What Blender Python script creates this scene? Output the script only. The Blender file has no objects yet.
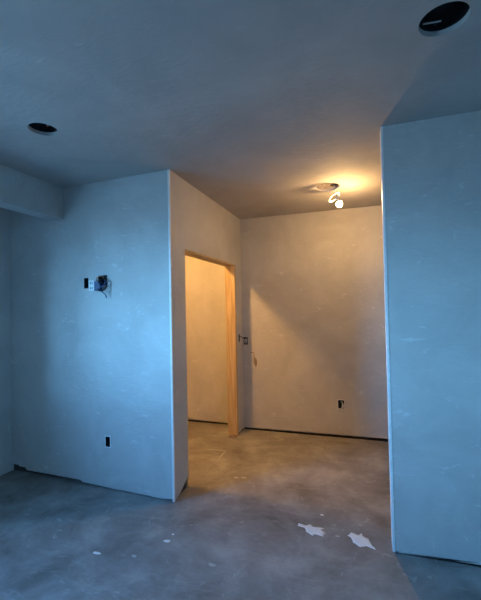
import bpy, bmesh, math, random
from mathutils import Vector, Matrix
from mathutils.geometry import tessellate_polygon
C = bpy.context.scene.collection
PI = math.pi
random.seed(7)

# ------------------------------------------------------------------ measures
HC = 2.782                       # ceiling height
XC, YF = -1.521, 2.73            # outer corner of the left front wall
YB = 4.63                        # back wall of the corridor
XR, YR = 0.147, 2.583            # corner of the right front wall
XL = -3.41                       # far left wall
XE, YE = 3.2, -2.6               # right side and rear of the room
SL = 0.0453
TW = 0.12
def yf(x): return YF - SL*(x-XC)

# ------------------------------------------------------------------ materials
def new_mat(name):
    m = bpy.data.materials.new(name); m.use_nodes = True
    nt = m.node_tree; b = nt.nodes['Principled BSDF']
    return m, nt, b
def simple(name, col, rough=.5, metal=0.0, spec=.5, var=0.06, scale=30.):
    m, nt, b = new_mat(name)
    b.inputs['Roughness'].default_value = rough; b.inputs['Metallic'].default_value = metal
    b.inputs['Specular IOR Level'].default_value = spec
    tc = nt.nodes.new('ShaderNodeTexCoord'); n = nt.nodes.new('ShaderNodeTexNoise'); n.inputs['Scale'].default_value = scale
    r = nt.nodes.new('ShaderNodeValToRGB')
    r.color_ramp.elements[0].position = .3; r.color_ramp.elements[1].position = .7
    r.color_ramp.elements[0].color = (*[c*(1-var) for c in col], 1)
    r.color_ramp.elements[1].color = (*[min(1, c*(1+var)) for c in col], 1)
    nt.links.new(tc.outputs['Object'], n.inputs['Vector']); nt.links.new(n.outputs['Fac'], r.inputs['Fac'])
    nt.links.new(r.outputs['Color'], b.inputs['Base Color'])
    return m
def plaster(name, base, dark, fleck, rough=.55, bump=.25, fleck_lo=.60, seed=0.):
    """hand-trowelled skim coat: cloudy tone, trowel streaks, pale flecks, shallow bump"""
    m, nt, b = new_mat(name); N = nt.nodes.new; L = nt.links.new
    tc = N('ShaderNodeTexCoord'); mp = N('ShaderNodeMapping'); mp.inputs['Location'].default_value = (seed, seed*1.7, seed*.3)
    L(tc.outputs['Object'], mp.inputs['Vector'])
    big = N('ShaderNodeTexNoise'); big.inputs['Scale'].default_value = 1.9; big.inputs['Detail'].default_value = 7; big.inputs['Roughness'].default_value = .62; big.inputs['Distortion'].default_value = .6
    L(mp.outputs[0], big.inputs['Vector'])
    r1 = N('ShaderNodeValToRGB'); r1.color_ramp.elements[0].position = .36; r1.color_ramp.elements[1].position = .66
    r1.color_ramp.elements[0].color = (*dark, 1); r1.color_ramp.elements[1].color = (*base, 1); L(big.outputs['Fac'], r1.inputs['Fac'])
    mp2 = N('ShaderNodeMapping'); mp2.inputs['Rotation'].default_value = (.5, .5, .4); mp2.inputs['Scale'].default_value = (2.2, 5.5, 5.0)
    L(mp.outputs[0], mp2.inputs['Vector'])
    st = N('ShaderNodeTexNoise'); st.inputs['Scale'].default_value = 3.2; st.inputs['Detail'].default_value = 8; st.inputs['Roughness'].default_value = .7; st.inputs['Distortion'].default_value = 1.2
    L(mp2.outputs[0], st.inputs['Vector'])
    r2 = N('ShaderNodeValToRGB'); r2.color_ramp.elements[0].position = fleck_lo; r2.color_ramp.elements[1].position = fleck_lo+.06
    r2.color_ramp.elements[0].color = (0, 0, 0, 1); r2.color_ramp.elements[1].color = (1, 1, 1, 1); L(st.outputs['Fac'], r2.inputs['Fac'])
    mx = N('ShaderNodeMix'); mx.data_type = 'RGBA'; mx.inputs['B'].default_value = (*fleck, 1)
    ml = N('ShaderNodeMath'); ml.operation = 'MULTIPLY'; ml.inputs[1].default_value = .8; L(r2.outputs['Color'], ml.inputs[0])
    L(ml.outputs[0], mx.inputs['Factor']); L(r1.outputs['Color'], mx.inputs['A']); L(mx.outputs['Result'], b.inputs['Base Color'])
    rr = N('ShaderNodeMapRange'); rr.inputs['To Min'].default_value = rough-.1; rr.inputs['To Max'].default_value = rough+.12
    L(st.outputs['Fac'], rr.inputs['Value']); L(rr.outputs[0], b.inputs['Roughness'])
    ad = N('ShaderNodeMath'); ad.operation = 'ADD'; L(big.outputs['Fac'], ad.inputs[0]); L(st.outputs['Fac'], ad.inputs[1])
    bp = N('ShaderNodeBump'); bp.inputs['Strength'].default_value = bump; bp.inputs['Distance'].default_value = .02
    L(ad.outputs[0], bp.inputs['Height']); L(bp.outputs[0], b.inputs['Normal'])
    b.inputs['Specular IOR Level'].default_value = .35
    return m
M = {}
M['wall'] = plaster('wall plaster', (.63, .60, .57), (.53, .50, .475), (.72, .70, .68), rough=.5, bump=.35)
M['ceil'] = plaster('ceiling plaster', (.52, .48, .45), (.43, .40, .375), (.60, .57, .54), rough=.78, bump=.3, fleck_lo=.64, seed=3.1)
M['bead'] = simple('corner bead plaster', (.88, .87, .86), .4)
M['chalk'] = simple('dry white plaster', (.86, .84, .82), .7, scale=60)
M['chalk2'] = simple('thin plaster film', (.45, .43, .41), .6, var=.15, scale=60)
M['core'] = simple('gap shade sole plate', (.07, .05, .04), .9)  # near-black colour stands in for shade in the gap under the walls
M['black'] = simple('black plastic', (.012, .012, .014), .6)
M['blackmetal'] = simple('black can metal', (.012, .012, .014), .35, .0)
M['hole'] = simple('painted hole shade', (.02, .017, .015), .9)  # dark colour painted as the unlit inside of the knockout
M['steel'] = simple('galvanised steel', (.55, .55, .56), .35, .9)
M['white'] = simple('white plastic', (.82, .82, .80), .4, var=.02)
M['blue'] = simple('dark blue plastic box', (.03, .06, .16), .5)
M['copper'] = simple('bare copper', (.6, .3, .15), .35, .9)
M['red'] = simple('red wire nut plastic', (.35, .06, .04), .5)
M['pan'] = simple('grey brown board behind the hole', (.27, .22, .19), .8, var=.15, scale=14)
M['stain'] = simple('brown wall stain', (.27, .19, .13), .6, var=.25, scale=50)
M['grey_frame'] = simple('window frame grey', (.35, .35, .36), .5)

def wood():
    m, nt, b = new_mat('raw pine'); N = nt.nodes.new; L = nt.links.new
    tc = N('ShaderNodeTexCoord'); mp = N('ShaderNodeMapping'); mp.inputs['Scale'].default_value = (26, 26, 1.1); L(tc.outputs['Object'], mp.inputs['Vector'])
    n = N('ShaderNodeTexNoise'); n.inputs['Scale'].default_value = 1.6; n.inputs['Detail'].default_value = 5; n.inputs['Distortion'].default_value = .8; L(mp.outputs[0], n.inputs['Vector'])
    r = N('ShaderNodeValToRGB'); r.color_ramp.elements[0].position = .35; r.color_ramp.elements[1].position = .68
    r.color_ramp.elements[0].color = (.46, .29, .13, 1); r.color_ramp.elements[1].color = (.66, .49, .28, 1)
    L(n.outputs['Fac'], r.inputs['Fac']); L(r.outputs['Color'], b.inputs['Base Color']); b.inputs['Roughness'].default_value = .6
    return m
M['pine'] = wood()

def floor_mat():
    m, nt, b = new_mat('smeared concrete'); N = nt.nodes.new; L = nt.links.new
    tc = N('ShaderNodeTexCoord')
    a = N('ShaderNodeTexNoise'); a.inputs['Scale'].default_value = 2.3; a.inputs['Detail'].default_value = 10; a.inputs['Roughness'].default_value = .66; a.inputs['Distortion'].default_value = .35
    ma = N('ShaderNodeMapping'); ma.inputs['Location'].default_value = (3.7, 1.9, 0); L(tc.outputs['Object'], ma.inputs['Vector']); L(ma.outputs[0], a.inputs['Vector'])
    r = N('ShaderNodeValToRGB'); e = r.color_ramp.elements
    e[0].position = .34; e[0].color = (.175, .156, .140, 1); e[1].position = .68; e[1].color = (.42, .395, .37, 1)
    x = e.new(.5); x.color = (.280, .257, .238, 1); L(a.outputs['Fac'], r.inputs['Fac'])
    # trowel arcs and dusty smears
    mp = N('ShaderNodeMapping'); mp.inputs['Rotation'].default_value = (0, 0, .75); mp.inputs['Scale'].default_value = (1.2, 5.0, 1); L(tc.outputs['Object'], mp.inputs['Vector'])
    s = N('ShaderNodeTexNoise'); s.inputs['Scale'].default_value = 2.8; s.inputs['Detail'].default_value = 9; s.inputs['Roughness'].default_value = .72; s.inputs['Distortion'].default_value = .7
    L(mp.outputs[0], s.inputs['Vector'])
    r2 = N('ShaderNodeValToRGB'); r2.color_ramp.elements[0].position = .55; r2.color_ramp.elements[1].position = .74
    r2.color_ramp.elements[0].color = (0, 0, 0, 1); r2.color_ramp.elements[1].color = (1, 1, 1, 1); L(s.outputs['Fac'], r2.inputs['Fac'])
    mx = N('ShaderNodeMix'); mx.data_type = 'RGBA'; mx.inputs['B'].default_value = (.46, .435, .405, 1)
    ml = N('ShaderNodeMath'); ml.operation = 'MULTIPLY'; ml.inputs[1].default_value = .55; L(r2.outputs['Color'], ml.inputs[0]); L(ml.outputs[0], mx.inputs['Factor'])
    L(r.outputs['Color'], mx.inputs['A'])
    # fine wisps
    w = N('ShaderNodeTexNoise'); w.inputs['Scale'].default_value = 11; w.inputs['Detail'].default_value = 6; w.inputs['Distortion'].default_value = 1.2; L(tc.outputs['Object'], w.inputs['Vector'])
    r3 = N('ShaderNodeValToRGB'); r3.color_ramp.elements[0].position = .64; r3.color_ramp.elements[1].position = .74
    r3.color_ramp.elements[0].color = (0, 0, 0, 1); r3.color_ramp.elements[1].color = (.45, .45, .45, 1); L(w.outputs['Fac'], r3.inputs['Fac'])
    mx2 = N('ShaderNodeMix'); mx2.data_type = 'RGBA'; mx2.inputs['B'].default_value = (.60, .57, .54, 1)
    L(r3.outputs['Color'], mx2.inputs['Factor']); L(mx.outputs['Result'], mx2.inputs['A']); L(mx2.outputs['Result'], b.inputs['Base Color'])
    rr = N('ShaderNodeMapRange'); rr.inputs['To Min'].default_value = .42; rr.inputs['To Max'].default_value = .65; L(a.outputs['Fac'], rr.inputs['Value']); L(rr.outputs[0], b.inputs['Roughness'])
    ad = N('ShaderNodeMath'); ad.operation = 'ADD'; L(a.outputs['Fac'], ad.inputs[0]); L(s.outputs['Fac'], ad.inputs[1])
    bp = N('ShaderNodeBump'); b.inputs['Specular IOR Level'].default_value = .25
    bp.inputs['Strength'].default_value = .35; bp.inputs['Distance'].default_value = .02; L(ad.outputs[0], bp.inputs['Height']); L(bp.outputs[0], b.inputs['Normal'])
    return m
M['floor'] = floor_mat()

# ------------------------------------------------------------------ helpers
def link(name, bm, mats, parent=None, smooth=False):
    me = bpy.data.meshes.new(name); bmesh.ops.recalc_face_normals(bm, faces=bm.faces[:]); bm.to_mesh(me); bm.free()
    if not isinstance(mats, (list, tuple)): mats = [mats]
    for m in mats: me.materials.append(m)
    if smooth:
        for p in me.polygons: p.use_smooth = True
    o = bpy.data.objects.new(name, me); C.objects.link(o)
    if parent: o.parent = parent
    return o
def tag(o, label, cat, group=None):
    o['label'] = label; o['category'] = cat
    if group: o['group'] = group
    return o
def struct(o): o['kind'] = 'structure'; return o
def thing(name, loc, label, cat, rot=(0, 0, 0), group=None):
    o = bpy.data.objects.new(name, None); C.objects.link(o); o.location = loc; o.rotation_euler = rot; o.empty_display_size = .05
    return tag(o, label, cat, group)
def box(bm, x0, x1, y0, y1, z0, z1, mat=0, bev=0.0):
    r = bmesh.ops.create_cube(bm, size=1.0)
    for v in r['verts']: v.co = Vector(((x0+x1)/2+v.co.x*(x1-x0), (y0+y1)/2+v.co.y*(y1-y0), (z0+z1)/2+v.co.z*(z1-z0)))
    fs = {f for v in r['verts'] for f in v.link_faces}
    for f in fs: f.material_index = mat
    if bev:
        es = list({e for v in r['verts'] for e in v.link_edges})
        bmesh.ops.bevel(bm, geom=es, offset=bev, segments=2, affect='EDGES', profile=.6)
def lathe(bm, prof, n=32, mtx=None, closed=False):
    mtx = mtx or Matrix.Identity(4); rings = []
    for r, z in prof:
        if r < 1e-6: rings.append([bm.verts.new(mtx @ Vector((0, 0, z)))])
        else: rings.append([bm.verts.new(mtx @ Vector((r*math.cos(2*PI*i/n), r*math.sin(2*PI*i/n), z))) for i in range(n)])
    pairs = list(zip(rings, rings[1:])) + ([(rings[-1], rings[0])] if closed else [])
    for a, b in pairs:
        for i in range(n):
            j = (i+1) % n
            if len(a) == 1 and len(b) == 1: continue
            if len(a) == 1: bm.faces.new((a[0], b[i], b[j]))
            elif len(b) == 1: bm.faces.new((a[i], a[j], b[0]))
            else: bm.faces.new((a[i], a[j], b[j], b[i]))
def tube(bm, pts, r, n=8):
    pts = [Vector(p) for p in pts]
    # Catmull-Rom resample
    P = [pts[0]*2-pts[1]] + pts + [pts[-1]*2-pts[-2]] if len(pts) > 2 else None
    if P:
        out = []
        for i in range(1, len(P)-2):
            for k in range(6):
                t = k/6; a, b, c, d = P[i-1], P[i], P[i+1], P[i+2]
                out.append(.5*((2*b)+(c-a)*t+(2*a-5*b+4*c-d)*t*t+(-a+3*b-3*c+d)*t**3))
        out.append(pts[-1]); pts = out
    rings = []; up = Vector((.31, .17, .93)).normalized()
    for i, p in enumerate(pts):
        d = (pts[min(i+1, len(pts)-1)]-pts[max(i-1, 0)]).normalized()
        s = d.cross(up)
        if s.length < 1e-3: s = d.cross(Vector((1, 0, 0)))
        s.normalize(); u = s.cross(d).normalized(); up = u
        rings.append([bm.verts.new(p+r*(s*math.cos(2*PI*k/n)+u*math.sin(2*PI*k/n))) for k in range(n)])
    for a, b in zip(rings, rings[1:]):
        for k in range(n): bm.faces.new((a[k], a[(k+1) % n], b[(k+1) % n], b[k]))
    bm.faces.new(rings[0]); bm.faces.new(rings[-1][::-1])
def boolean_cut(o, cutters):
    for i, c in enumerate(cutters):
        md = o.modifiers.new('cut%d' % i, 'BOOLEAN'); md.object = c; md.operation = 'DIFFERENCE'; md.solver = 'EXACT'
    dg = bpy.context.evaluated_depsgraph_get(); dg.update()
    me = bpy.data.meshes.new_from_object(o.evaluated_get(dg))
    o.modifiers.clear(); old = o.data; o.data = me; bpy.data.meshes.remove(old)
    for c in cutters: bpy.data.objects.remove(c)
def cutter_box(*a):
    bm = bmesh.new(); box(bm, *a); return link('cutter', bm, M['black'])
def cutter_cyl(x, y, r, z0, z1):
    bm = bmesh.new(); lathe(bm, [(0, z0), (r, z0), (r, z1), (0, z1)], 48, Matrix.Translation((x, y, 0))); return link('cutter', bm, M['black'])

def wall(name, poly, gap=lambda x, y: .012, cutters=(), top=HC, core=None, mat='wall', step=.05, smoothgap=False):
    """plastered wall: plan polygon extruded up, its lower edge ragged and held above the
    floor, a recessed dark sole plate in the gap (one mesh, two materials)."""
    ring = []
    for i, a in enumerate(poly):
        b = poly[(i+1) % len(poly)]; d = math.dist(a, b); n = max(1, int(d/step)) if gap else 1
        for k in range(n): ring.append((a[0]+(b[0]-a[0])*k/n, a[1]+(b[1]-a[1])*k/n))
    bm = bmesh.new()
    lo = [bm.verts.new((x, y, gap(x, y) if gap else 0)) for x, y in ring]; hi = [bm.verts.new((x, y, top)) for x, y in ring]
    n = len(ring)
    for i in range(n): bm.faces.new((lo[i], lo[(i+1) % n], hi[(i+1) % n], hi[i]))
    for loop in (lo, hi):
        for t in tessellate_polygon([[Vector((v.co.x, v.co.y, 0)) for v in loop]]):
            try: bm.faces.new([loop[j] for j in t])
            except ValueError: pass
    o = link(name, bm, [M[mat], M['core']])
    if cutters: boolean_cut(o, list(cutters))
    if core:
        bm = bmesh.new(); bm.from_mesh(o.data)
        for c in core: box(bm, *c, mat=1)
        bm.to_mesh(o.data); bm.free()
    if len(o.data.materials) < 2: o.data.materials.append(M['core'])
    return struct(o)
rj = random.Random(3)
_tab = [rj.random() for _ in range(4096)]
def nz(t):
    i = math.floor(t); f = t-i; f = f*f*(3-2*f); return _tab[i % 4096]*(1-f)+_tab[(i+1) % 4096]*f

# ------------------------------------------------------------------ the shell
# floor, slightly extended under the walls
bm = bmesh.new(); box(bm, XL-.12, XE+.12, YE-.12, YB+.3, -.1, 0); struct(link('floor', bm, M['floor']))
# ceiling with three round openings
R1 = (.352, 1.70, .095); R2 = (-1.935, 1.835, .088); R3 = (-.297, 3.70, .115)
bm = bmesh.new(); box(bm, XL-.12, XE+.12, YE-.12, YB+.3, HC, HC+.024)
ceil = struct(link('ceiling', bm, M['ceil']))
boolean_cut(ceil, [cutter_cyl(x, y, r, HC-.05, HC+.05) for x, y, r in (R1, R2, R3)])

# openings for the electrical boxes: (x0,x1,z0,z1)
BA = (-2.452, -2.399, 1.808, 1.908); BB = (-2.288, -2.182, 1.830, 1.922); BC = (-2.226, -2.174, .378, .470)
def bcut(b, y0, y1): return cutter_box(b[0], b[1], y0, y1, b[2], b[3])
def gap_front(x, y):
    g = .010+.03*nz(x*9+40)*nz(x*23+7)
    if x < -2.5: g += .11*nz(x*6.1+11)*min(1, (-2.4-x)/.3)*(.3+nz(x*19+5))
    return g
xm = XC-TW; ym = YF+.17
wall('wall_front_left', [(XL, yf(XL)), (XC, YF), (xm, ym), (XL, ym)], gap_front,
     [bcut(b, 2.70, 2.83) for b in (BA, BB, BC)],
     core=[(XL, XC-.03, 2.835, ym-.01, 0, .10)])
DY0, DY1, DZ = 2.998, 4.380, 2.150
def gap_corr(x, y):
    if x < XC-.01: return .012
    if y < DY0: return .008+  .11*max(0, (y-YF-.05)/(DY0-YF-.05))**1.3
    return .016+.012*nz(y*21)
BS = (4.470, 4.520, 1.160, 1.262)
wall('wall_corridor_left', [(XC, YF), (XC, YB), (xm, YB), (xm, ym)], gap_corr,
     [cutter_box(xm-.1, XC+.1, DY0, DY1, -.1, DZ), cutter_box(XC-.06, XC+.05, BS[0], BS[1], BS[2], BS[3])],
     core=[(xm+.01, XC-.018, YF+.03, DY0-.012, 0, .14), (xm+.01, XC-.014, DY1+.05, YB, 0, .08)])
BR = (-.313, -.240, .352, .454); BL = (-1.508, -1.450, 1.112, 1.212)
wall('wall_back', [(XC, YB), (XE, YB), (XE, YB+.12), (XC, YB+.12)], lambda x, y: .014+.035*nz(x*8+3)*nz(x*25),
     [bcut(b, YB-.03, YB+.07) for b in (BR, BL)], core=[(XC, XE, YB+.014, YB+.11, 0, .08)])
wall('wall_front_right', [(XR, YR), (XE, YR), (XE, YR+TW), (XR, YR+TW)],
     lambda x, y: (.004 if x < XR+.045 else .014+.016*nz(x*6.2+3)*(.4+nz(x*17+1))),
     core=[(XR+.02, XE, YR+.03, YR+TW-.02, 0, .08)], step=.025)
# small room behind the doorway
wall('wall_closet_back', [(XL, 4.74), (xm, 4.74), (xm, 4.86), (XL, 4.86)], lambda x, y: .018+.035*nz(x*14)*nz(x*31), core=[(XL, xm, 4.756, 4.85, 0, .08)])
bm = bmesh.new(); box(bm, xm-.0, XC, YB, 4.86, 0, HC); struct(link('wall_closet_right', bm, M['wall']))
# far left wall with its window opening
WY0, WY1, WZ0, WZ1 = -.35, 1.05, 1.15, 2.40; TL = .34
bm = bmesh.new(); box(bm, XL-TL, XL, YE, 4.86, 0, HC); wl = struct(link('wall_left', bm, M['wall']))
boolean_cut(wl, [cutter_box(XL-.5, XL+.3, WY0, WY1, WZ0, WZ1)])
bm = bmesh.new(); box(bm, XL-.12, XE+.12, YE-.12, YE, 0, HC); struct(link('wall_rear', bm, M['wall']))
bm = bmesh.new(); box(bm, XE, XE+.12, YE, YB+.12, 0, HC); wr = struct(link('wall_right', bm, M['wall']))
VY0, VY1, VZ0, VZ1 = -2.2, -1.9, 1.2, 2.2  # unseen window, added to brighten the beam face and corridor wall
boolean_cut(wr, [cutter_box(XE-.3, XE+.3, VY0, VY1, VZ0, VZ1)])
# dropped beam
bm = bmesh.new(); box(bm, -2.848, -2.697, YE, 2.780, 2.481, HC)
es = [e for e in bm.edges if abs(e.verts[0].co.z-2.478) < 1e-4 and abs(e.verts[1].co.z-2.478) < 1e-4]
bmesh.ops.bevel(bm, geom=es, offset=.004, segments=2, affect='EDGES')
struct(link('beam', bm, M['wall']))
# window frame in the left wall
bm = bmesh.new()
for a, b in ((WY0, WY0+.05), (WY1-.05, WY1), ((WY0+WY1)/2-.03, (WY0+WY1)/2+.03)): box(bm, XL-TL+.02, XL-TL+.08, a, b, WZ0, WZ1)
for a, b in ((WZ0, WZ0+.05), (WZ1-.05, WZ1)): box(bm, XL-TL+.02, XL-TL+.08, WY0, WY1, a, b)
struct(link('window_1', bm, M['grey_frame']))
bm = bmesh.new()  # frame of the added fill window in the right wall
for a, b in ((VY0, VY0+.05), (VY1-.05, VY1)): box(bm, XE+.05, XE+.10, a, b, VZ0, VZ1)
for a, b in ((VZ0, VZ0+.05), (VZ1-.05, VZ1)): box(bm, XE+.05, XE+.10, VY0, VY1, a, b)
struct(link('fill_window', bm, M['grey_frame']))
# corner beads
def bead(name, x, y, sx, sy, z0, w=.014, wy=.014):
    bm = bmesh.new(); t = .0022
    box(bm, min(x, x+sx*w), max(x, x+sx*w), min(y-sy*t, y), max(y-sy*t, y), z0, HC)
    box(bm, min(x-sx*t, x), max(x-sx*t, x), min(y-sy*t, y+sy*wy), max(y-sy*t, y+sy*wy), z0, HC)
    return struct(link(name, bm, M['bead']))
bead('trim_1', XC, YF, -1, 1, .004)
b2 = bead('trim_2', XR, YR, 1, 1, .004, .012, .115)

# doorway lining of raw lumber
dr = bpy.data.objects.new('door_1', None); C.objects.link(dr); dr.location = (XC, (DY0+DY1)/2, 0); dr['kind'] = 'structure'
def dpart(name, x0, x1, y0, y1, z0, z1):
    bm = bmesh.new(); box(bm, x0-XC, x1-XC, y0-dr.location.y, y1-dr.location.y, z0, z1, bev=.003)
    return link(name, bm, M['pine'], dr)
dpart('jamb', xm-.004, XC+.006, DY1-.038, DY1, 0, DZ-.022)
dpart('jamb', xm, XC-.012, DY0, DY0+.012, 0, DZ-.022)
dpart('head_jamb', xm-.004, XC+.003, DY0, DY1, DZ-.022, DZ)
# plaster crumbs at the foot of the jamb
def blob(name, pts, h, mat, loc, label, cat, seed=0, inner=.6):
    """low irregular splash of plaster: domed outline on the floor"""
    rnd = random.Random(seed); bm = bmesh.new(); n = len(pts)
    cx = sum(p[0] for p in pts)/n; cy = sum(p[1] for p in pts)/n; out = []
    for i, (x, y) in enumerate(pts):
        x2, y2 = pts[(i+1) % n]
        for k in range(4):
            t = k/4; px, py = x+(x2-x)*t, y+(y2-y)*t
            s = 1+.10*(rnd.random()-.5); out.append((cx+(px-cx)*s, cy+(py-cy)*s))
    lo = [bm.verts.new((x, y, 0)) for x, y in out]
    mid = [bm.verts.new((cx+(x-cx)*.93, cy+(y-cy)*.93, h*.8)) for x, y in out]
    inn = [bm.verts.new((cx+(x-cx)*inner, cy+(y-cy)*inner, h*(.9+.3*rnd.random()))) for x, y in out]
    c = bm.verts.new((cx, cy, h)); m = len(out)
    for a, b in ((lo, mid), (mid, inn)):
        for i in range(m): bm.faces.new((a[i], a[(i+1) % m], b[(i+1) % m], b[i]))
    for i in range(m): bm.faces.new((inn[i], inn[(i+1) % m], c))
    bm.faces.new(lo[::-1])
    o = link(name, bm, mat, smooth=True); o.location = loc
    return tag(o, label, cat)

SPL = 'plaster splatter'
blob('plaster_splatter', [(-.105, .045), (-.05, .03), (-.015, .055), (0, .03), (.085, .035), (.065, .01), (.10, -.02), (.09, -.065), (.03, -.055), (.015, -.075), (-.03, -.045), (-.05, 0), (-.10, .01)], .0025, M['chalk'],
     (-.388, 2.686, 0), 'large white plaster splatter on the floor, left of the big pair', SPL, 1)
blob('plaster_splatter', [(-.06, .05), (-.01, .035), (.005, .065), (.02, .03), (.05, .01), (.075, -.05), (.10, -.095), (.04, -.075), (.0, -.095), (-.045, -.06), (-.06, -.01), (-.085, .01)], .0025, M['chalk'],
     (-.054, 2.672, 0), 'large white plaster splatter on the floor, nearer the right wall corner', SPL, 2)
def small(px, label, s, seed, mat='chalk'):
    rnd = random.Random(seed); n = 7
    pts = [(s*(.6+.7*rnd.random())*math.cos(2*PI*i/n), s*.6*(.6+.7*rnd.random())*math.sin(2*PI*i/n)) for i in range(n)]
    blob('plaster_splatter', pts, .0015, M[mat], (px[0], px[1], 0), label, SPL, seed)

# smaller flecks: position on the floor plan, label, size
SMALL = [
 ((-.336, 2.887), 'tiny plaster fleck just behind the left big splatter', .016, 11, 'chalk'),
 ((-.205, 2.656), 'small plaster fleck between the two big splatters', .020, 12, 'chalk2'),
 ((-1.324, 2.266), 'brightest small plaster fleck on the floor below the outer wall corner', .030, 13, 'chalk'),
 ((-1.32, 2.345), 'tiny plaster dot just behind the brightest small fleck', .014, 18, 'chalk'),
 ((-1.707, 2.022), 'short bright plaster mark on the bluish foreground floor, the leftmost clear one', .026, 15, 'chalk'),
 ((-1.453, 2.067), 'dull round plaster smudge right of the leftmost bright mark', .024, 16, 'chalk2'),
 ((-.933, 2.137), 'slanting pale plaster fleck on the floor left of the photo centre, nearest the camera', .028, 17, 'chalk2'),
 ((-1.175, 3.290), 'left of two pale plaster dabs on the warm lit corridor floor', .030, 19, 'chalk2'),
 ((-1.105, 3.310), 'right of two pale plaster dabs on the warm lit corridor floor', .026, 20, 'chalk2'),
]
for p, l, s, sd, m_ in SMALL: small(p, l, s, sd, m_)

def streak(a, b, w, label):
    a, b = Vector((*a, 0)), Vector((*b, 0)); d = (b-a).normalized(); nrm = Vector((-d.y, d.x, 0)); bm = bmesh.new(); L_, R_ = [], []
    for k in range(9):
        p = a.lerp(b, k/8)-a; q = w*(.35+.65*math.sin(PI*(k+.5)/9))*(.8+.4*nz(k*1.7+a.x*50))
        L_.append(bm.verts.new(p+nrm*q+Vector((0, 0, .001)))); R_.append(bm.verts.new(p-nrm*q+Vector((0, 0, .001))))
    lo_ = [bm.verts.new(v.co-Vector((0, 0, .001))) for v in L_+R_[::-1]]
    for k in range(8): bm.faces.new((L_[k], L_[k+1], R_[k+1], R_[k]))
    bm.faces.new(lo_); top = L_+R_[::-1]; n = len(top)
    for k in range(n): bm.faces.new((top[k], top[(k+1) % n], lo_[(k+1) % n], lo_[k]))
    o = link('plaster_streak', bm, M['chalk2']); o.location = a; tag(o, label, 'plaster streak')
streak((-1.72, 3.86), (-1.50, 3.88), .007, 'thin pale plaster streak across the floor of the doorway')
streak((-1.50, 3.86), (-1.49, 3.60), .008, 'thin pale plaster streak running along the corridor from the doorway floor')

# clump of plaster at the foot of the far jamb
blob('plaster_clump', [(-.05, .02), (0, .03), (.05, .02), (.05, -.02), (.01, -.03), (-.05, -.02)], .022, M['stain'], (XC-.05, DY1-.072, 0),
     'tan plaster clump at the foot of the pine door jamb', 'plaster clump', 21, .7)

# ------------------------------------------------------------------ ceiling cans
def can(name, R, label, seed, depth=.15, bar=True):
    x, y, r = R; t = thing(name, (x, y, HC), label, 'light fitting')
    bm = bmesh.new(); ri = r+.003
    lathe(bm, [(ri, .0245), (ri, depth), (0, depth), (0, depth+.004), (ri+.004, depth+.004), (ri+.004, .0245)], 40, closed=False)
    for f in bm.faces: f.smooth = True
    link('housing', bm, M['blackmetal'], t)
    bm = bmesh.new(); lathe(bm, [(0, depth-.045), (.020, depth-.045), (.024, depth-.030), (.024, depth), (0, depth)], 20, Matrix.Translation((.01, .01, 0)))
    link('socket', bm, M['black'], t)
    return t
t = can('recessed_light_can', R1, 'open black recessed light can in the ceiling, the larger one near the right wall', 1)
bm = bmesh.new(); box(bm, -.072, .0, -.004, .004, .030, .033); bar = link('mounting_strap', bm, M['steel'], t); bar.location = (.0, .046, 0); bar.rotation_euler.z = math.radians(5)
bm = bmesh.new(); tube(bm, [(-.03, .07, .12), (-.05, .04, .06), (-.02, .06, .03), (.02, .05, .08)], .0035); link('cable', bm, M['black'], t)
t = can('recessed_light_can', R2, 'open black recessed light can in the ceiling on the left, by the beam', 2)
bm = bmesh.new(); lathe(bm, [(0, 0), (.008, 0), (.006, .018), (0, .02)], 12, Matrix.Translation((.01, .02, .03)) @ Matrix.Rotation(.9, 4, 'Y')); link('wire_nut', bm, M['red'], t)
bm = bmesh.new(); lathe(bm, [(0, 0), (.009, 0), (.006, .02), (0, .022)], 12, Matrix.Translation((.035, .0, .028)) @ Matrix.Rotation(1.2, 4, 'Y')); link('wire_nut', bm, M['steel'], t)
bm = bmesh.new(); tube(bm, [(.01, .02, .04), (.0, .05, .08), (.02, .02, .14)], .003); link('cable', bm, M['black'], t)

# shallow opening over the corridor, hanging bulb
t = thing('ceiling_junction_box', (R3[0], R3[1], HC), 'shallow round grey opening with a dark knockout in the ceiling, beside the lit bulb', 'ceiling box')
bm = bmesh.new(); ri = R3[2]+.002
lathe(bm, [(R3[2]-.002, .006), (0, .006), (0, .012), (R3[2]-.002, .012), (R3[2]-.002, .006)], 40); link('plate', bm, M['pan'], t)
bm = bmesh.new(); lathe(bm, [(0, .003), (.040, .003), (.040, .0062), (0, .0062)], 24, Matrix.Translation((.066, -.018, 0))); link('knockout', bm, M['hole'], t)  # flat dark disc on the plate, shade of a hole as colour
for a in (2.6, 4.3):
    bm = bmesh.new(); lathe(bm, [(0, .002), (.005, .003), (.005, .006), (0, .006)], 10, Matrix.Translation((.06*math.cos(a), .06*math.sin(a), 0))); link('screw', bm, M['steel'], t)

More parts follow.
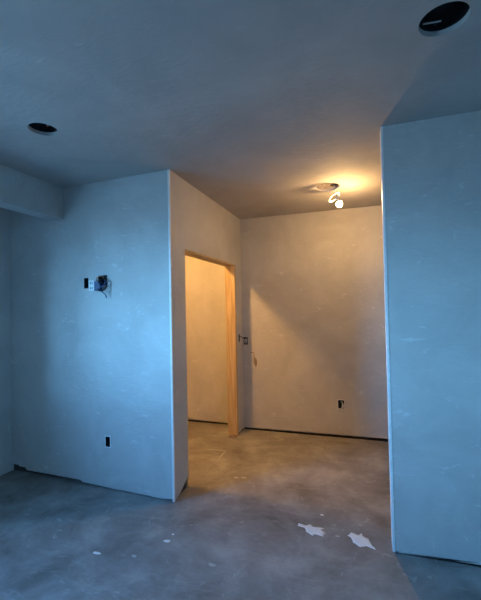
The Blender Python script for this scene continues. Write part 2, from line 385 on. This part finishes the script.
BX, BY, BZ = -.190, 3.71, 2.602
axis = Vector((.30, -.10, -.93)).normalized()      # the bulb leans as it hangs
rot = Vector((0, 0, -1)).rotation_difference(axis).to_matrix().to_4x4()
t = thing('hanging_bulb', (BX, BY, BZ), 'lit bare bulb in a white socket hanging from its cable below the ceiling', 'light bulb')
def em(name, col, s):
    m = bpy.data.materials.new(name); m.use_nodes = True; nt = m.node_tree; nt.nodes.clear()
    e = nt.nodes.new('ShaderNodeEmission'); e.inputs['Color'].default_value = (*col, 1); e.inputs['Strength'].default_value = s
    o = nt.nodes.new('ShaderNodeOutputMaterial'); nt.links.new(e.outputs[0], o.inputs[0]); return m
BULB = 1000.; CLOSET = 570.
M['glow'] = em('lit bulb glass', (1, .60, .235), BULB)
M['glow2'] = em('lit closet bulb glass', (1, .53, .15), CLOSET)
def bulb_bm(r=.030):
    bm = bmesh.new(); prof = [(0, -r)]
    for i in range(1, 10):
        a = -PI/2+i*(PI/2+.50)/9; prof.append((r*math.cos(a), r*math.sin(a)))
    prof += [(0, r*.479)]
    lathe(bm, prof, 24, rot.copy()); return bm
link('glass', bulb_bm(), M['glow'], t, smooth=True)
def base_bm(r):
    bm = bmesh.new(); lathe(bm, [(0, r*.49), (r*.885, r*.49), (r*.90, r*.60), (r*.75, r*1.0), (.016, .047), (0, .047)], 24, rot.copy(), closed=False); return bm
link('base', base_bm(.030), M['white'], t, smooth=True)
bm = bmesh.new(); lathe(bm, [(0, .046), (.0165, .046), (.0175, .060), (.0175, .085), (.011, .095), (0, .095)], 20, rot.copy()); link('socket', bm, M['white'], t, smooth=True)
bm = bmesh.new()
ringm = Matrix.Translation((-.046, 0, .070)) @ Matrix.Rotation(-.62, 4, 'Y') @ Matrix.Rotation(-.14, 4, 'X')
lathe(bm, [(.050, 0), (.064, -.002), (.066, .004), (.050, .006)], 32, ringm, closed=True); link('ring', bm, M['white'], t, smooth=True)
bm = bmesh.new(); tube(bm, [-axis*.09, -axis*.105+Vector((-.004, .0, .01)), (-.035, -.015, .135), (-.04, -.010, HC-BZ+.017)], .0035); link('cable', bm, M['white'], t)

# bulb inside the small room (it lights the doorway)
t = thing('closet_bulb', (-2.07, 3.02, 2.62), 'lit bare bulb hanging inside the small room behind the doorway', 'light bulb')
bm = bmesh.new(); lathe(bm, [(.07*math.sin(PI*i/14), -.02-.07*math.cos(PI*i/14)) for i in range(15)], 24, rot.copy()); link('globe', bm, M['glow2'], t, smooth=True)
bm = bmesh.new(); lathe(bm, [(0, .044), (.0165, .044), (.0175, .060), (.0175, .085), (.011, .095), (0, .095)], 20, rot.copy()); link('socket', bm, M['white'], t, smooth=True)
bm = bmesh.new(); tube(bm, [-axis*.09, (-.035, 0, .13), (-.035, 0, HC-2.62)], .0035); link('cable', bm, M['white'], t)

# ------------------------------------------------------------------ electrical boxes
def ebox(name, x0, x1, z0, z1, y, label, depth=.06, rz=0.0, rim=True, parts=()):
    """open box set into the wall: five thin sides, mounting ears with screws"""
    w, h = x1-x0, z1-z0; t = thing(name, ((x0+x1)/2, y, (z0+z1)/2), label, 'electrical box', (0, 0, rz))
    bm = bmesh.new(); k = .003; W, Hh = w/2-.001, h/2-.001
    box(bm, -W, W, depth-k, depth, -Hh, Hh)
    box(bm, -W, -W+k, .002, depth-k, -Hh, Hh); box(bm, W-k, W, .002, depth-k, -Hh, Hh)
    box(bm, -W+k, W-k, .002, depth-k, -Hh, -Hh+k); box(bm, -W+k, W-k, .002, depth-k, Hh-k, Hh)
    link('shell', bm, M['black'], t)
    for s in (-1, 1):
        bm = bmesh.new(); box(bm, -.007, .007, .006, .016, s*(Hh-.006)-.005, s*(Hh-.006)+.005); link('screw_ear', bm, M['black'], t)
    if rim:      # chipped plaster round the cut-out
        bm = bmesh.new(); q = .006
        for a in ((-w/2-q, -w/2, -h/2-q, h/2+q), (w/2, w/2+q, -h/2-q, h/2+q), (-w/2, w/2, h/2, h/2+q*1.3), (-w/2, w/2, -h/2-q, -h/2)):
            box(bm, a[0], a[1], -.0015, .0, a[2], a[3])
        link('plaster_rim', bm, M['bead'], t)
    return t
ang = -math.atan(SL)
def yw(b): return yf((b[0]+b[1])/2)+.001
ebox('electrical_box', *BA, yw(BA), 'narrow open black box in the left wall, left of the dangling receptacle', rz=ang, rim=False)
tb = ebox('electrical_box', *BB, yw(BB), 'wide open black box in the left wall, behind the dangling wires', rz=ang, rim=False)
ebox('electrical_box', *BC, yw(BC), 'open black outlet box low on the left wall', rz=ang)
t = ebox('electrical_box', *BR, YB+.001, 'open outlet box with white wires low on the back wall', rim=True)
for pts, m_ in (([(.0, .05, .02), (.012, .0, .025), (.02, -.022, .010), (.012, -.020, -.015), (.018, -.01, -.035), (.026, .01, -.028)], 'white'),
                ([(.01, .05, -.01), (.024, -.012, .0), (.028, -.022, -.018), (.014, -.014, -.040), (.006, .01, -.035)], 'white')):
    bm = bmesh.new(); tube(bm, pts, .0055); link('wire', bm, M[m_], t)
t = ebox('electrical_box', *BL, YB+.001, 'open switch box with white wires on the back wall, right by the corner', rim=False)
for pts, m_ in (([(.0, .05, .01), (.004, .0, .02), (.012, -.022, .03), (.018, -.02, .0), (.008, -.012, -.025), (-.004, .01, -.02)], 'white'),
                ([(-.01, .05, .0), (-.014, -.012, .015), (-.002, -.02, -.006), (-.010, .0, -.03)], 'white'),
                ([(.0, .04, -.02), (.006, -.016, -.025), (.018, -.014, .025), (.022, .0, .036)], 'black')):
    bm = bmesh.new(); tube(bm, pts, .0045); link('wire', bm, M[m_], t)
t = ebox('electrical_box', -.025, .025, BS[2], BS[3], 0, 'narrow open black box in the corridor wall beside the pine door jamb', depth=.055, rim=False)
t.location = (XC-.001, (BS[0]+BS[1])/2, (BS[2]+BS[3])/2); t.rotation_euler.z = PI/2
# loose black wire that runs out of the slot round the corner
bm = bmesh.new(); tube(bm, [(XC-.02, 4.495, 1.228), (XC+.012, 4.515, 1.226), (XC+.014, 4.56, 1.214), (XC+.016, YB-.014, 1.208), (XC+.045, YB-.012, 1.205), (XC+.055, YB+.02, 1.195)], .0042)
tag(link('loose_wire', bm, M['black']), 'short black wire bridging the corner between two switch boxes', 'wire')

# dangling receptacle pulled out of the wide box
t = thing('dangling_receptacle', (-2.312, yf(-2.31)-.036, 1.826), 'white receptacle on a dark blue box and wires dangling off the left wall', 'receptacle', (0, 0, ang))
bm = bmesh.new(); box(bm, -.034, .026, -.020, -.008, -.046, .050, bev=.003); face = link('face_plate', bm, M['white'], t)
for dz in (-.021, .025):
    for dx in (-.014, .006):
        bm = bmesh.new(); box(bm, dx-.003, dx+.003, -.0215, -.0195, dz-.010, dz+.010); link('slot', bm, M['black'], face)
bm = bmesh.new(); box(bm, .022, .088, -.016, .018, -.044, .040, bev=.004)
link('device_body', bm, M['blue'], t)
bm = bmesh.new(); box(bm, -.040, .024, -.008, .012, -.036, .038, bev=.003); link('bracket', bm, M['steel'], t)
for pts, r, m_ in (([(.07, -.01, .02), (.105, -.03, .05), (.118, .02, .06), (.11, .036, .05)], .006, 'black'),
                ([(.08, -.005, -.01), (.13, -.02, -.01), (.145, .0, .04), (.12, .036, .03)], .006, 'blue'),
                ([(.06, -.012, -.03), (.10, -.03, -.05), (.13, -.02, -.045), (.150, .0, -.015), (.12, .034, .01)], .005, 'black'),
                ([(.085, -.006, -.03), (.115, -.012, -.06), (.140, -.005, -.085), (.148, .0, -.115)], .005, 'blue'),
                ([(.05, -.01, .035), (.07, -.03, .07), (.10, .0, .08), (.10, .036, .05)], .004, 'copper')):
    bm = bmesh.new(); tube(bm, pts, r); link('wire', bm, M[m_], t)

# drip stain and scratch on the back wall
def flat(name, pts, y, th, mat, label, cat):
    bm = bmesh.new(); a = [bm.verts.new((x, y, z)) for x, z in pts]; b = [bm.verts.new((x, y-th, z)) for x, z in pts]; n = len(pts)
    bm.faces.new(a); bm.faces.new(b[::-1])
    for i in range(n): bm.faces.new((a[i], a[(i+1) % n], b[(i+1) % n], b[i]))
    return tag(link(name, bm, mat), label, cat)
flat('wall_stain', [(-1.42, 1.016), (-1.365, 1.016), (-1.36, .95), (-1.335, .93), (-1.325, .88), (-1.335, .835), (-1.35, .82), (-1.36, .85), (-1.375, .88), (-1.375, .93), (-1.372, 1.006), (-1.42, 1.008)],
     YB, .0012, M['stain'], 'brown drip stain on the back wall below the corner switch box', 'stain')

# ------------------------------------------------------------------ light
w = bpy.data.worlds.new('dusk sky'); bpy.context.scene.world = w; w.use_nodes = True; nt = w.node_tree; nt.nodes.clear()
N = nt.nodes.new; L = nt.links.new
tc = N('ShaderNodeTexCoord'); sp = N('ShaderNodeSeparateXYZ'); L(tc.outputs['Generated'], sp.inputs[0])
rmp = N('ShaderNodeValToRGB'); L(sp.outputs['Z'], rmp.inputs['Fac'])
mr = N('ShaderNodeMapRange'); mr.inputs['From Min'].default_value = -1; L(sp.outputs['Z'], mr.inputs['Value']); L(mr.outputs[0], rmp.inputs['Fac'])
e = rmp.color_ramp.elements
e[0].position = .0; e[0].color = (.03, .075, .13, 1); e[1].position = 1; e[1].color = (.04, .15, .38, 1)
a = e.new(.47); a.color = (.048, .105, .165, 1); a = e.new(.51); a.color = (.19, .56, 1.0, 1); a = e.new(.58); a.color = (.17, .51, .95, 1); a = e.new(.68); a.color = (.07, .24, .55, 1)
bg = N('ShaderNodeBackground'); bg.inputs['Strength'].default_value = 99.0; L(rmp.outputs['Color'], bg.inputs['Color'])
out = N('ShaderNodeOutputWorld'); L(bg.outputs[0], out.inputs[0])
# portal: tells the sampler where the window is (emits nothing itself)
ld = bpy.data.lights.new('window portal', 'AREA'); ld.shape = 'RECTANGLE'; ld.size = WY1-WY0; ld.size_y = WZ1-WZ0; ld.cycles.is_portal = True
lo = bpy.data.objects.new('window_portal', ld); C.objects.link(lo)
lo.location = (XL-TL-.01, (WY0+WY1)/2, (WZ0+WZ1)/2); lo.rotation_euler = Matrix(((0, 0, -1), (1, 0, 0), (0, -1, 0))).to_euler()

ld = bpy.data.lights.new('fill window portal', 'AREA'); ld.shape = 'RECTANGLE'; ld.size = VY1-VY0; ld.size_y = VZ1-VZ0; ld.cycles.is_portal = True  # portal for the added fill window
lo = bpy.data.objects.new('fill_window_portal', ld); C.objects.link(lo)
lo.location = (XE+.13, (VY0+VY1)/2, (VZ0+VZ1)/2); lo.rotation_euler = Matrix(((0, 0, 1), (-1, 0, 0), (0, -1, 0))).to_euler()

# ------------------------------------------------------------------ camera
f_px, yaw, pit, roll = 366.43, math.radians(18.387), math.radians(1.237), math.radians(-1.156)
fw = Vector((-math.sin(yaw)*math.cos(pit), math.cos(yaw)*math.cos(pit), math.sin(pit)))
rt = Vector((math.cos(yaw), math.sin(yaw), 0)); up = rt.cross(fw)
rt2 = rt*math.cos(roll)+up*math.sin(roll); up2 = up*math.cos(roll)-rt*math.sin(roll)
cd = bpy.data.cameras.new('camera'); cam = bpy.data.objects.new('camera', cd); C.objects.link(cam)
cd.sensor_fit = 'VERTICAL'; cd.sensor_height = 24; cd.lens = f_px*24/600; cd.clip_start = .05
m = Matrix((rt2, up2, -fw)).transposed().to_4x4(); m.translation = (0, 0, 1.6); cam.matrix_world = m
sc = bpy.context.scene; sc.camera = cam
sc.view_settings.view_transform = 'Standard'; sc.view_settings.look = 'None'; sc.view_settings.gamma = 1; sc.view_settings.exposure = 0
